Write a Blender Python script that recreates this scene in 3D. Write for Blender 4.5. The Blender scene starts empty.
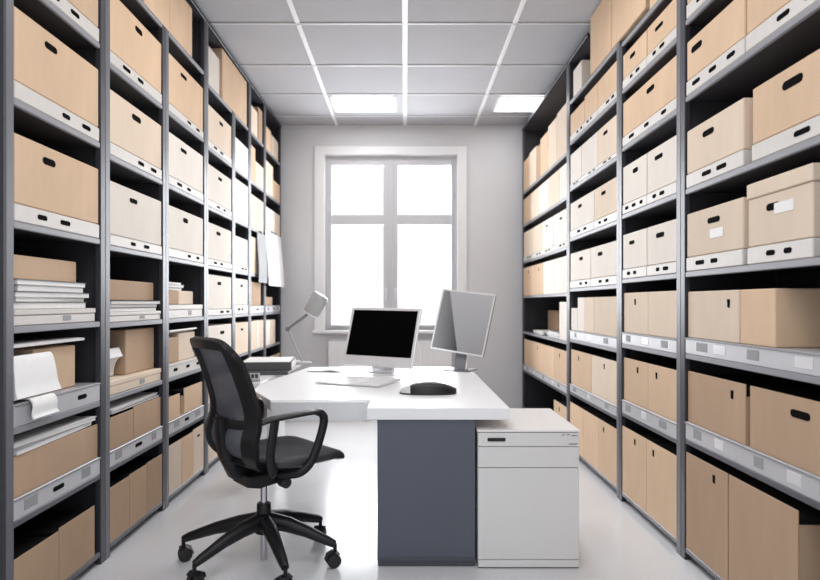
import bpy, bmesh, math, random
from mathutils import Vector, Matrix
random.seed(7)
C = bpy.context.scene.collection
PI = math.pi
HC = 1.24            # eye height
XL, XR = -1.44, 1.35  # front planes of the two racks
YW = 7.05            # window wall
ZC = 3.33            # ceiling
RD = 0.47            # rack depth

# ------------------------------------------------------------------ materials
def mat(name, col, rough=0.5, metal=0.0, spec=0.5, noise=0.0, nscale=20.0, rnd=0.0, bump=0.0, bscale=60.0, stretch=None, emit=None, coat=0.0):
    m = bpy.data.materials.new(name); m.use_nodes = True
    nt = m.node_tree; b = nt.nodes['Principled BSDF']
    b.inputs['Base Color'].default_value = (*col, 1)
    b.inputs['Roughness'].default_value = rough
    b.inputs['Metallic'].default_value = metal
    b.inputs['Specular IOR Level'].default_value = spec
    b.inputs['Coat Weight'].default_value = coat
    tc = nt.nodes.new('ShaderNodeTexCoord')
    vec = tc.outputs['Object']
    if stretch:
        mp = nt.nodes.new('ShaderNodeMapping'); mp.inputs['Scale'].default_value = stretch
        nt.links.new(vec, mp.inputs['Vector']); vec = mp.outputs['Vector']
    if noise or rnd:
        hsv = nt.nodes.new('ShaderNodeHueSaturation'); hsv.inputs['Color'].default_value = (*col, 1)
        val = None
        if noise:
            n = nt.nodes.new('ShaderNodeTexNoise'); n.inputs['Scale'].default_value = nscale; n.inputs['Detail'].default_value = 5
            nt.links.new(vec, n.inputs['Vector'])
            mr = nt.nodes.new('ShaderNodeMapRange'); mr.inputs['From Min'].default_value = .25; mr.inputs['From Max'].default_value = .75
            mr.inputs['To Min'].default_value = 1 - noise; mr.inputs['To Max'].default_value = 1 + noise
            nt.links.new(n.outputs['Fac'], mr.inputs['Value']); val = mr.outputs['Result']
        if rnd:
            oi = nt.nodes.new('ShaderNodeObjectInfo')
            mr2 = nt.nodes.new('ShaderNodeMapRange'); mr2.inputs['To Min'].default_value = 1 - rnd; mr2.inputs['To Max'].default_value = 1 + rnd
            nt.links.new(oi.outputs['Random'], mr2.inputs['Value'])
            if val:
                mu = nt.nodes.new('ShaderNodeMath'); mu.operation = 'MULTIPLY'
                nt.links.new(val, mu.inputs[0]); nt.links.new(mr2.outputs['Result'], mu.inputs[1]); val = mu.outputs[0]
            else: val = mr2.outputs['Result']
        nt.links.new(val, hsv.inputs['Value'])
        nt.links.new(hsv.outputs['Color'], b.inputs['Base Color'])
    if bump:
        n = nt.nodes.new('ShaderNodeTexNoise'); n.inputs['Scale'].default_value = bscale; n.inputs['Detail'].default_value = 4
        nt.links.new(vec, n.inputs['Vector'])
        bp = nt.nodes.new('ShaderNodeBump'); bp.inputs['Strength'].default_value = bump; bp.inputs['Distance'].default_value = .01
        nt.links.new(n.outputs['Fac'], bp.inputs['Height']); nt.links.new(bp.outputs['Normal'], b.inputs['Normal'])
    if emit:
        b.inputs['Emission Color'].default_value = (*emit[0], 1); b.inputs['Emission Strength'].default_value = emit[1]
    return m

M = {}
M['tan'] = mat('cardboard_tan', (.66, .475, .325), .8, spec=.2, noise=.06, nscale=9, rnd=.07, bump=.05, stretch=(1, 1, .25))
M['tan_pale'] = mat('cardboard_pale', (.73, .60, .48), .8, spec=.2, noise=.05, nscale=9, rnd=.06, bump=.05, stretch=(1, 1, .25))
M['cream'] = mat('cardboard_cream', (.76, .70, .635), .75, spec=.25, noise=.04, nscale=9, rnd=.05, bump=.04, stretch=(1, 1, .25))  # pale card; on mid rows it puts the brighter light into the colour
M['brown'] = mat('cardboard_brown', (.47, .325, .22), .8, spec=.2, noise=.06, nscale=9, rnd=.06, bump=.05, stretch=(1, 1, .25))  # also used for tan boxes down low, their weaker light put into colour
M['tray_white'] = mat('tray_card', (.62, .59, .56), .55, noise=.04, rnd=.05)
M['tray_grey'] = mat('tray_metal', (.56, .56, .58), .4, metal=.35, noise=.06, nscale=6, rnd=.05)
M['slot'] = mat('slot_dark', (.006, .0055, .006), .9, spec=.03)
M['seam'] = mat('seam_brown', (.22, .14, .09), .8, noise=.05)
M['paper'] = mat('paper_white', (.84, .83, .82), .7, noise=.03, nscale=30, rnd=.04)
M['paper_grey'] = mat('paper_grey', (.30, .30, .31), .7, noise=.04, rnd=.04)
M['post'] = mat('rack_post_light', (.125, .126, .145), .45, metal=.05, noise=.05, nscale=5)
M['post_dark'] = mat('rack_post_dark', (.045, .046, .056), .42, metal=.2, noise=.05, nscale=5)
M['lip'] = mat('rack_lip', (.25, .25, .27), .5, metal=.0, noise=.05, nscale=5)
M['lip_shaded'] = mat('rack_lip_shaded', (.10, .10, .115), .4, metal=.25, noise=.05, nscale=5)
M['shelf'] = mat('rack_shelf', (.04, .04, .048), .5, noise=.06, nscale=5)
M['inner'] = mat('rack_inside_shaded', (.028, .028, .034), .6, noise=.05, nscale=4)  # near-black, so the shade of the rack recesses is put into the colour
M['white'] = mat('white_laminate', (.86, .86, .87), .32, noise=.015, nscale=3)
M['white_edge'] = mat('white_edge', (.72, .71, .72), .4, noise=.015, nscale=3)
M['slate'] = mat('slate_panel', (.088, .097, .125), .45, noise=.04, nscale=4)
M['slate_dark'] = mat('slate_plinth', (.07, .072, .09), .5, noise=.03)
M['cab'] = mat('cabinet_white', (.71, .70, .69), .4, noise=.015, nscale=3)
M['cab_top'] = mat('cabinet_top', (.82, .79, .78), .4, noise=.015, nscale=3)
M['black'] = mat('black_plastic', (.0075, .0077, .0095), .42, spec=.35, noise=.1, nscale=40, bump=.04, bscale=200)
M['black_soft'] = mat('black_fabric', (.028, .028, .034), .45, noise=.12, nscale=120, bump=.15, bscale=400)
M['rubber'] = mat('rubber', (.012, .012, .013), .55, noise=.05)
M['chrome'] = mat('chrome_steel', (.55, .55, .57), .2, metal=1.0, noise=.03)
M['alu'] = mat('aluminium', (.78, .78, .80), .3, metal=.35, noise=.02)
M['alu_dark'] = mat('aluminium_dark', (.20, .20, .215), .35, metal=.5, noise=.02)
M['screen'] = mat('screen_black', (.001, .001, .001), .4, spec=.03, noise=.05)
M['wall'] = mat('wall_paint', (.69, .69, .71), .85, spec=.2, noise=.025, nscale=2, bump=.04, bscale=180)
M['trim'] = mat('window_paint', (.84, .84, .85), .4, noise=.015)
M['sash'] = mat('sash_paint', (.60, .60, .625), .4, noise=.015)
M['tile'] = mat('ceiling_tile', (.47, .47, .495), .9, spec=.1, noise=.02, nscale=5, bump=.05, bscale=250)
M['tbar'] = mat('ceiling_bar', (.83, .83, .84), .45, noise=.01)
M['tbar_thin'] = mat('ceiling_bar_thin', (.70, .70, .72), .5, noise=.01)
M['box_shade'] = mat('dark_box_shade', (.012, .011, .011), .9, spec=.05, noise=.2)
M['book'] = mat('book_cover', (.085, .085, .09), .5, noise=.06)
M['lamp'] = mat('lamp_paint', (.40, .40, .405), .35, noise=.02)
M['glow'] = mat('diffuser', (.9, .9, .9), .5, noise=.01, emit=((1, 1, 1), 6))

def floor_mat():
    m = mat('floor_resin', (.70, .70, .72), .22, spec=.5, noise=.035, nscale=1.3)
    nt = m.node_tree; b = nt.nodes['Principled BSDF']
    tc = nt.nodes['Texture Coordinate']; n = nt.nodes.new('ShaderNodeTexNoise'); n.inputs['Scale'].default_value = 3; n.inputs['Detail'].default_value = 6
    nt.links.new(tc.outputs['Object'], n.inputs['Vector'])
    mr = nt.nodes.new('ShaderNodeMapRange'); mr.inputs['To Min'].default_value = .15; mr.inputs['To Max'].default_value = .27
    nt.links.new(n.outputs['Fac'], mr.inputs['Value']); nt.links.new(mr.outputs['Result'], b.inputs['Roughness'])
    return m
M['floor'] = floor_mat()

def mesh_fabric():
    m = mat('chair_mesh', (.10, .104, .128), .6, noise=.1, nscale=90)
    nt = m.node_tree; b = nt.nodes['Principled BSDF']
    tr = nt.nodes.new('ShaderNodeBsdfTransparent'); mx = nt.nodes.new('ShaderNodeMixShader')
    mx.inputs['Fac'].default_value = .17
    nt.links.new(b.outputs[0], mx.inputs[1]); nt.links.new(tr.outputs[0], mx.inputs[2])
    nt.links.new(mx.outputs[0], nt.nodes['Material Output'].inputs['Surface'])
    return m
M['mesh'] = mesh_fabric()

def glass():
    m = bpy.data.materials.new('window_glass'); m.use_nodes = True; nt = m.node_tree; nt.nodes.clear()
    out = nt.nodes.new('ShaderNodeOutputMaterial'); tr = nt.nodes.new('ShaderNodeBsdfTransparent'); gl = nt.nodes.new('ShaderNodeBsdfGlossy')
    gl.inputs['Roughness'].default_value = .02
    lw = nt.nodes.new('ShaderNodeFresnel'); lw.inputs['IOR'].default_value = 1.18
    mx = nt.nodes.new('ShaderNodeMixShader')
    nt.links.new(lw.outputs[0], mx.inputs['Fac']); nt.links.new(tr.outputs[0], mx.inputs[1]); nt.links.new(gl.outputs[0], mx.inputs[2])
    nt.links.new(mx.outputs[0], out.inputs['Surface'])
    return m
M['glass'] = glass()

def screen_reflection():
    # reflection painted on the grey screen: darker wedge on the left fading upward, light field on the right
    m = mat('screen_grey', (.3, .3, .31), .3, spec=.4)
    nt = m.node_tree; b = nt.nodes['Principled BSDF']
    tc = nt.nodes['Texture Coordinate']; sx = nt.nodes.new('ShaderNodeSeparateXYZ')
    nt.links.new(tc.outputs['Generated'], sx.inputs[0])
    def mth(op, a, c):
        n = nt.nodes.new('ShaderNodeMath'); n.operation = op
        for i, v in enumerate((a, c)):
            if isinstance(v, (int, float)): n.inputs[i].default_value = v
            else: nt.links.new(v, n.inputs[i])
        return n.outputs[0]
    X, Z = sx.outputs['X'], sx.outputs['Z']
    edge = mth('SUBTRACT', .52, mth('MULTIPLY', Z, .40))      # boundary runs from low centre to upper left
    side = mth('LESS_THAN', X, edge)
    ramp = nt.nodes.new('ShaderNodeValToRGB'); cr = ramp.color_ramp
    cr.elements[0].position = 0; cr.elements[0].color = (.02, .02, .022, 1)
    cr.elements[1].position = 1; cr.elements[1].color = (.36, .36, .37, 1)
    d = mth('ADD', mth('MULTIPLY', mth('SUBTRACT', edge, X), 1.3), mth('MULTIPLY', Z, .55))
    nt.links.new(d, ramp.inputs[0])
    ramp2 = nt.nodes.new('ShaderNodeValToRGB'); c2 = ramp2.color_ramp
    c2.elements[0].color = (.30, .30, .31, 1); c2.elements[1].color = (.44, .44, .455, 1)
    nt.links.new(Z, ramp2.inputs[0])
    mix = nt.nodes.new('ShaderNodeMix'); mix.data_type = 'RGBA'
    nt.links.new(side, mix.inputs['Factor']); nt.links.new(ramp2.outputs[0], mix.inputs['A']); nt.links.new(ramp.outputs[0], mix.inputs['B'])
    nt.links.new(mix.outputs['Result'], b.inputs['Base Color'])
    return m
M['screen_grey'] = screen_reflection()

# ------------------------------------------------------------------ mesh helpers
def add_box(bm, x0, x1, y0, y1, z0, z1, bev=0.0, seg=1):
    vs = [bm.verts.new((x, y, z)) for z in (z0, z1) for y in (y0, y1) for x in (x0, x1)]
    q = [(0, 2, 3, 1), (4, 5, 7, 6), (0, 1, 5, 4), (1, 3, 7, 5), (3, 2, 6, 7), (2, 0, 4, 6)]
    fs = [bm.faces.new([vs[i] for i in f]) for f in q]
    if bev > 0:
        es = list({e for f in fs for e in f.edges})
        bmesh.ops.bevel(bm, geom=es, offset=bev, segments=seg, affect='EDGES', profile=.5)
def add_prism(bm, pts, z0, z1, bev=0.0, seg=2, axis='z'):
    def P(p, z):
        return (p[0], p[1], z) if axis == 'z' else ((p[0], z, p[1]) if axis == 'y' else (z, p[0], p[1]))
    lo = [bm.verts.new(P(p, z0)) for p in pts]; hi = [bm.verts.new(P(p, z1)) for p in pts]
    n = len(pts)
    fs = [bm.faces.new(lo[::-1]), bm.faces.new(hi)]
    for i in range(n): fs.append(bm.faces.new((lo[i], lo[(i + 1) % n], hi[(i + 1) % n], hi[i])))
    bmesh.ops.recalc_face_normals(bm, faces=fs)
    if bev > 0:
        es = list(set(fs[0].edges) | set(fs[1].edges))
        bmesh.ops.bevel(bm, geom=es, offset=bev, segments=seg, affect='EDGES', profile=.5)
def stadium(cx, cz, L, h, n=6):
    r = h / 2; a = L / 2 - r; pts = []
    for i in range(n + 1):
        t = -PI / 2 + PI * i / n; pts.append((cx + a + r * math.cos(t), cz + r * math.sin(t)))
    for i in range(n + 1):
        t = PI / 2 + PI * i / n; pts.append((cx - a + r * math.cos(t), cz + r * math.sin(t)))
    return pts
def add_lathe(bm, prof, n=24, at=(0, 0, 0), mtx=None):
    rings = []
    for r, z in prof:
        rings.append([bm.verts.new((r * math.cos(2 * PI * k / n), r * math.sin(2 * PI * k / n), z)) for k in range(n)])
    fs = []
    for a, b in zip(rings, rings[1:]):
        for k in range(n): fs.append(bm.faces.new((a[k], a[(k + 1) % n], b[(k + 1) % n], b[k])))
    fs.append(bm.faces.new(rings[0][::-1])); fs.append(bm.faces.new(rings[-1]))
    vs = [v for r in rings for v in r]
    bmesh.ops.recalc_face_normals(bm, faces=fs)
    if mtx is not None: bmesh.ops.transform(bm, matrix=mtx, verts=vs)
    bmesh.ops.translate(bm, vec=at, verts=vs)
def add_tube(bm, pts, radii, n=10, flat=None):
    """tube along a polyline; flat=(a,b) makes an elliptical section with given half-sizes"""
    pts = [Vector(p) for p in pts]; rings = []; up = Vector((0, 0, 1)); prev = None
    for i, p in enumerate(pts):
        t = (pts[min(i + 1, len(pts) - 1)] - pts[max(i - 1, 0)]).normalized()
        if prev is None:
            s = t.cross(up)
            if s.length < 1e-3: s = Vector((1, 0, 0))
            s.normalize()
        else:
            s = (prev - t * prev.dot(t)).normalized()
        prev = s; w = s.cross(t).normalized()
        if isinstance(radii, (int, float)): ra = rb = radii
        else:
            r = radii[i]; ra, rb = (r if isinstance(r, tuple) else (r, r))
        rings.append([bm.verts.new(p + s * (ra * math.cos(2 * PI * k / n)) + w * (rb * math.sin(2 * PI * k / n))) for k in range(n)])
    fs = []
    for a, b in zip(rings, rings[1:]):
        for k in range(n): fs.append(bm.faces.new((a[k], a[(k + 1) % n], b[(k + 1) % n], b[k])))
    fs += [bm.faces.new(rings[0][::-1]), bm.faces.new(rings[-1])]
    bmesh.ops.recalc_face_normals(bm, faces=fs)
def smooth_path(pts, n=6):
    P = [Vector(p) for p in pts]; out = []
    for i in range(len(P) - 1):
        p0, p1, p2, p3 = P[max(i - 1, 0)], P[i], P[i + 1], P[min(i + 2, len(P) - 1)]
        for k in range(n):
            t = k / n
            out.append(.5 * ((2 * p1) + (p2 - p0) * t + (2 * p0 - 5 * p1 + 4 * p2 - p3) * t * t + (3 * p1 - p0 - 3 * p2 + p3) * t ** 3))
    out.append(P[-1]); return out
def obj(name, bm, m, parent=None, loc=None, rotz=0, smooth=False):
    me = bpy.data.meshes.new(name); bm.to_mesh(me); bm.free()
    me.materials.append(M[m] if isinstance(m, str) else m)
    if smooth:
        me.polygons.foreach_set('use_smooth', [True] * len(me.polygons))
        if hasattr(me, 'set_sharp_from_angle'): me.set_sharp_from_angle(angle=math.radians(40))
    o = bpy.data.objects.new(name, me); C.objects.link(o)
    if parent: o.parent = parent
    if loc is not None: o.location = loc
    o.rotation_euler.z = rotz
    return o
def boxobj(name, dims, m, parent=None, bev=0.0, seg=1, **k):
    bm = bmesh.new(); add_box(bm, *dims, bev=bev, seg=seg); return obj(name, bm, m, parent, **k)
def thing(name, label, cat, loc=(0, 0, 0), rotz=0, group=None):
    o = bpy.data.objects.new(name, None); C.objects.link(o); o.empty_display_size = .1
    o.location = loc; o.rotation_euler = (0, 0, rotz); return tag(o, label, cat, group)
def tag(o, label, cat, group=None):
    o['label'] = label; o['category'] = cat
    if group: o['group'] = group
    return o
def struct(o): o['kind'] = 'structure'; return o

# ------------------------------------------------------------------ room
WL, WR, Y0 = XL - RD - .03, XR + RD + .03, -1.2
# window opening
OX0, OX1, OZ0, OZ1 = -.955, .625, .92, 2.99
struct(boxobj('floor', (WL - .2, WR + .2, Y0, YW + .3, -.1, 0), 'floor'))
struct(boxobj('ceiling', (WL - .2, WR + .2, Y0, YW + .3, ZC, ZC + .1), 'tile'))
struct(boxobj('wall_left', (WL - .2, WL, Y0, YW + .3, 0, ZC), 'wall'))
struct(boxobj('wall_right', (WR, WR + .2, Y0, YW + .3, 0, ZC), 'wall'))
bm = bmesh.new()
add_box(bm, WL, OX0, YW, YW + .3, 0, ZC); add_box(bm, OX1, WR, YW, YW + .3, 0, ZC)
add_box(bm, OX0, OX1, YW, YW + .3, 0, OZ0); add_box(bm, OX0, OX1, YW, YW + .3, OZ1, ZC)
struct(obj('wall_back', bm, 'wall'))
# ceiling grid bars
k = 1
def tbar(x0, x1, y0, y1, m='tbar'):
    global k
    struct(boxobj('trim_%d' % k, (x0, x1, y0, y1, ZC - .008, ZC - .0005), m, bev=.003)); k += 1
for x, w in ((-1.6, .03), (-.8, .036), (0, .042), (.82, .036), (1.62, .03)):
    tbar(x - w / 2, x + w / 2, Y0, YW)
for y in (-.45, .35, 1.15, 1.95, 2.9, 3.7, 4.48, 5.27, 6.0, 6.7):
    tbar(WL, WR, y - .010, y + .010, 'tbar_thin')
# window casing, frame, panes
bm = bmesh.new()
cw = .11
add_box(bm, OX0 - cw, OX0 + .01, YW - .022, YW - .001, OZ0 - .02, OZ1 + .09, .004)
add_box(bm, OX1 - .01, OX1 + cw - .01, YW - .022, YW - .001, OZ0 - .02, OZ1 + .09, .004)
add_box(bm, OX0 + .01, OX1 - .01, YW - .022, YW - .001, OZ1 - .01, OZ1 + .09, .004)
struct(obj('trim_%d' % k, bm, 'trim')); k += 1
bm = bmesh.new()
r = .012
add_box(bm, OX0 + .001, OX0 + r, YW, YW + .29, OZ0, OZ1); add_box(bm, OX1 - r, OX1 - .001, YW, YW + .29, OZ0, OZ1)
add_box(bm, OX0 + r, OX1 - r, YW, YW + .29, OZ1 - r, OZ1 - .001)
struct(obj('trim_%d' % k, bm, 'trim')); k += 1
struct(boxobj('trim_%d' % k, (OX0 - .12, OX1 + .1, YW - .075, YW + .1, OZ0 - .035, OZ0 + .0), 'trim', bev=.006, seg=2))   # sill board
W1 = bpy.data.objects.new('window_1', None); C.objects.link(W1); W1.location = (0, YW + .1, 0); struct(W1)
fy0, fy1 = -.03, .04
GX = ((-.868, -.256), (-.085, .545)); GZ = ((.985, 2.165), (2.285, 2.87))
bm = bmesh.new()
a, b, c, d = OX0 + r, OX1 - r, OZ0 + .001, OZ1 - r
add_box(bm, a, a + .045, fy0, fy1, c, d, .004); add_box(bm, b - .045, b, fy0, fy1, c, d, .004)
add_box(bm, a + .045, b - .045, fy0, fy1, d - .05, d, .004); add_box(bm, a + .045, b - .045, fy0, fy1, c, c + .035, .004)
add_box(bm, -.20, -.14, fy0 - .015, fy1, c + .035, d - .05, .006)
obj('window_frame', bm, 'sash', W1)
for i, (g0, g1) in enumerate(GX):
    bm = bmesh.new(); lo = a + .045 if i == 0 else -.14; hi = -.20 if i == 0 else b - .045
    add_box(bm, lo, g0, fy0 - .01, fy1 - .01, c + .035, d - .05, .003); add_box(bm, g1, hi, fy0 - .01, fy1 - .01, c + .035, d - .05, .003)
    for z0, z1 in ((c + .035, GZ[0][0]), (GZ[0][1], GZ[1][0]), (GZ[1][1], d - .05)):
        add_box(bm, g0, g1, fy0 - .01, fy1 - .01, z0, z1, .003)
    s = obj('window_sash', bm, 'sash', W1)
    for z0, z1 in GZ: boxobj('window_pane', (g0, g1, .004, .010, z0, z1), 'glass', s)
    bm = bmesh.new(); hx = -.225 if i == 0 else -.115
    add_box(bm, hx - .012, hx + .012, -.065, -.04, 1.36, 1.42, .003); add_box(bm, hx - .007, hx + .007, -.085, -.066, 1.27, 1.40, .003)
    obj('window_handle', bm, 'alu', s)
# panel radiator under the window
rad = thing('radiator', 'white panel radiator on the wall below the window', 'radiator', (-.17, YW - .02, 0))
bm = bmesh.new(); add_box(bm, -.72, .72, -.09, -.02, .16, .80, .01, 2)
for i in range(12): add_box(bm, -.66 + i * .12 - .054, -.66 + i * .12 + .054, -.094, -.089, .20, .76, .002)
obj('radiator_panel', bm, 'trim', rad)
bm = bmesh.new(); add_box(bm, -.71, .71, -.088, -.022, .801, .815, .003); obj('top_grille', bm, 'sash', rad)
for s in (-1, 1):
    boxobj('wall_bracket', (s * .6 - .02, s * .6 + .02, -.02, .019, .3, .7), 'trim', rad); boxobj('foot', (s * .6 - .02, s * .6 + .02, -.07, -.04, .001, .16), 'trim', rad)

# ------------------------------------------------------------------ ceiling lights
def ceiling_light(x0, x1, y0, y1, label):
    t = thing('ceiling_light', label, 'light', ((x0 + x1) / 2, (y0 + y1) / 2, ZC), group='ceiling light panels')
    w, d = (x1 - x0) / 2, (y1 - y0) / 2
    bm = bmesh.new(); f = .022
    add_box(bm, -w, w, -d, -d + f, -.018, -.009, .002); add_box(bm, -w, w, d - f, d, -.018, -.009, .002)
    add_box(bm, -w, -w + f, -d + f, d - f, -.018, -.009, .002); add_box(bm, w - f, w, -d + f, d - f, -.018, -.009, .002)
    obj('light_frame', bm, 'tbar', t)
    boxobj('diffuser', (-w + f, w - f, -d + f, d - f, -.0155, -.0095), 'glow', t)
ceiling_light(-.76, -.09, 6.03, 6.52, 'bright square light panel in the ceiling, left of the two')
ceiling_light(.95, 1.60, 6.03, 6.52, 'bright square light panel in the ceiling beside the right rack')
def area(name, loc, sx, sy, power, col=(1, 1, 1), rot=(0, 0, 0)):
    l = bpy.data.lights.new(name, 'AREA'); l.shape = 'RECTANGLE'; l.size = sx; l.size_y = sy; l.energy = power; l.color = col
    o = bpy.data.objects.new(name, l); C.objects.link(o); o.location = loc; o.rotation_euler = rot; return o
LP = 12.5
for x in (-.40, 1.24): area('panel_or_fill_lamp', (x, 6.28, ZC - .03), .6, .45, 4)
for y in (3.4, 1.3, -.6):
    for x in (-.42, .42): area('panel_or_fill_lamp', (x, y, ZC - .03), .7, .7, LP)  # unseen lamps added for fill light; no ceiling panels stand here

# ------------------------------------------------------------------ shelving
ORD = ['first', 'second', 'third', 'fourth', 'fifth', 'sixth', 'seventh', 'eighth']
LB = [2.165, 2.885, 3.615, 4.35, 5.05, 5.57, 6.17, 6.97]
LZ = [[.05, .42, .765, 1.14, 1.53, 1.985, 2.455, 2.93]] + [[.05, .425, .77, 1.13, 1.51, 1.955, 2.405, 2.89]] * 2 + [[.05, .43, .78, 1.13, 1.505, 1.94, 2.38, 2.84]] * 4
RB = [1.70, 2.94, 3.785, 4.97, 6.90]
RZ = [[.05, .575, .985, 1.377, 1.775, 2.22, 2.59, 2.93], [.05, .55, .975, 1.375, 1.775, 2.195, 2.555, 2.85],
      [.05, .505, .935, 1.345, 1.755, 2.165, 2.545, 2.88], [.05, .47, .905, 1.31, 1.70, 2.12, 2.49]]
ROOF = 3.27; RROOF = 3.21
LT, PW, ST = .026, .045, .012      # lip height, post width, shelf plate
BAYN = ["nearest", "second", "third", "fourth", "fifth", "sixth", "last"]
def bayname(side, i): return ("left rack's " + BAYN[i] + " bay") if side < 0 else ("right rack's " + ["nearest", "second", "third", "last"][i] + " bay")
def shelfname(side, i, lv):
    n = len((LZ if side < 0 else RZ)[i])
    return 'bottom shelf' if lv == 0 else ('top shelf' if lv == n - 1 else ORD[lv] + ' shelf up')
def unit(side, i):
    B, Z = (LB, LZ[i]) if side < 0 else (RB, RZ[i])
    y0, y1 = B[i] + .0005, B[i + 1] - .0005; X = XL if side < 0 else XR
    roof = ROOF if side < 0 else RROOF
    lab = 'dark grey metal shelving bay full of boxes, ' + bayname(side, i)
    t = thing('shelving_unit', lab, 'shelf', (X, (y0 + y1) / 2, 0), PI / 2 if side < 0 else -PI / 2, 'archive shelving bays on the ' + ('left' if side < 0 else 'right'))
    w = (y1 - y0) / 2
    # local: x along the bay, -y faces the aisle; local +x is far on the left rack and near on the right rack
    top_far = top_near = roof
    if side < 0 and i == 1: top_far = Z[7] + .01
    if side < 0 and i == 2: top_near = Z[7] + .01
    if side < 0 and i == 3: top_far = Z[7] + .01
    if side < 0 and i == 4: top_near = Z[7] + .01
    if side > 0 and i == 1: top_far = Z[7] + .01
    if side > 0 and i == 2: top_near = Z[7] + .01
    if side > 0 and i == 0: top_near = top_far = ROOF
    if side > 0 and i == 1: top_near = ROOF
    for which in ('near', 'far'):
        s = (-1 if which == 'near' else 1) * (1 if side < 0 else -1)
        zt = top_near if which == 'near' else top_far
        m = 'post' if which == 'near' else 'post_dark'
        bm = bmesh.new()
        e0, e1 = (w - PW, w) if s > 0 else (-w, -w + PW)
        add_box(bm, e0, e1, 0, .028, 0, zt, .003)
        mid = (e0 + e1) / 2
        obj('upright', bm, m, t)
        e0, e1 = (w - .014, w - .001) if s > 0 else (-w + .001, -w + .014)
        boxobj('side_panel', (e0, e1, .0285, RD - .012, .0, zt), 'inner', t)
    if side < 0 and i == 0: boxobj('end_panel', (-w - .014, -w - .001, .0, RD, .0, roof), 'inner', t)
    zb = min(top_near, top_far)
    boxobj('back_panel', (-w + .015, w - .015, RD - .011, RD, .0, zb), 'inner', t)
    for lv, z in enumerate(Z):
        sh = boxobj('shelf', (-w + .015, w - .015, .020, RD - .013, z + LT / 2 - ST, z + LT / 2), 'shelf', t)
        dark = lv <= 1  # lowest lips: their shading is put into a darker metal colour
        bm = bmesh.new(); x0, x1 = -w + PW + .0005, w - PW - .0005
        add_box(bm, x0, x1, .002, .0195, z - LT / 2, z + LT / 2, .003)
        obj('front_lip', bm, 'lip_shaded' if dark else 'lip', sh)
    hasroof = (side < 0) or i == 3 or i == 2
    if hasroof:
        a0, a1 = -w, w
        if side > 0 and i == 2: a1 = 4.377 - (y0 + y1) / 2; a1 = -( 4.43 - (y0 + y1) / 2) ; a0 = -w
        if side < 0 and i == 0: pass
        bm = bmesh.new(); add_box(bm, a0, a1, .0, RD, roof + .0005, roof + .02, .002)
        add_box(bm, a0, a1, -.006, .012, roof + .0005, roof + .03, .003)
        obj('top_panel', bm, 'shelf', t)
    return t
for i in range(7): unit(-1, i)
for i in range(4): unit(1, i)

# ------------------------------------------------------------------ things on the shelves
NUM = ['', '', 'two', 'three', 'four', 'five', 'six']
def pos_phrase(j, n):
    if n == 1: return ''
    if n == 2: return ', nearer of two' if j == 0 else ', farther of two'
    if j == 0: return ', nearest of ' + NUM[n]
    if j == n - 1: return ', farthest of ' + NUM[n]
    if n == 3: return ', middle of three'
    return ', ' + ORD[j] + ' nearest of ' + NUM[n]
COLN = {'tan': 'tan', 'tan_pale': 'beige', 'cream': 'cream', 'brown': 'brown', 'tray_white': 'white', 'paper': 'white', 'tray_grey': 'silver grey'}

def bay_geo(side, i, lv):
    B, Z = (LB, LZ[i]) if side < 0 else (RB, RZ[i])
    lo, hi = B[i] + PW + .003, B[i + 1] - PW - .003
    top = (Z[lv + 1] - LT / 2) if lv + 1 < len(Z) else (ROOF if side < 0 else RROOF)
    return lo, hi, Z[lv] + LT / 2 + .001, top
def root(side, name, label, cat, yc, z, inset, group, yaw=0):
    X = XL - inset if side < 0 else XR + inset
    return thing(name, label, cat, (X, yc, z), (PI / 2 if side < 0 else -PI / 2) + yaw, group)

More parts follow.
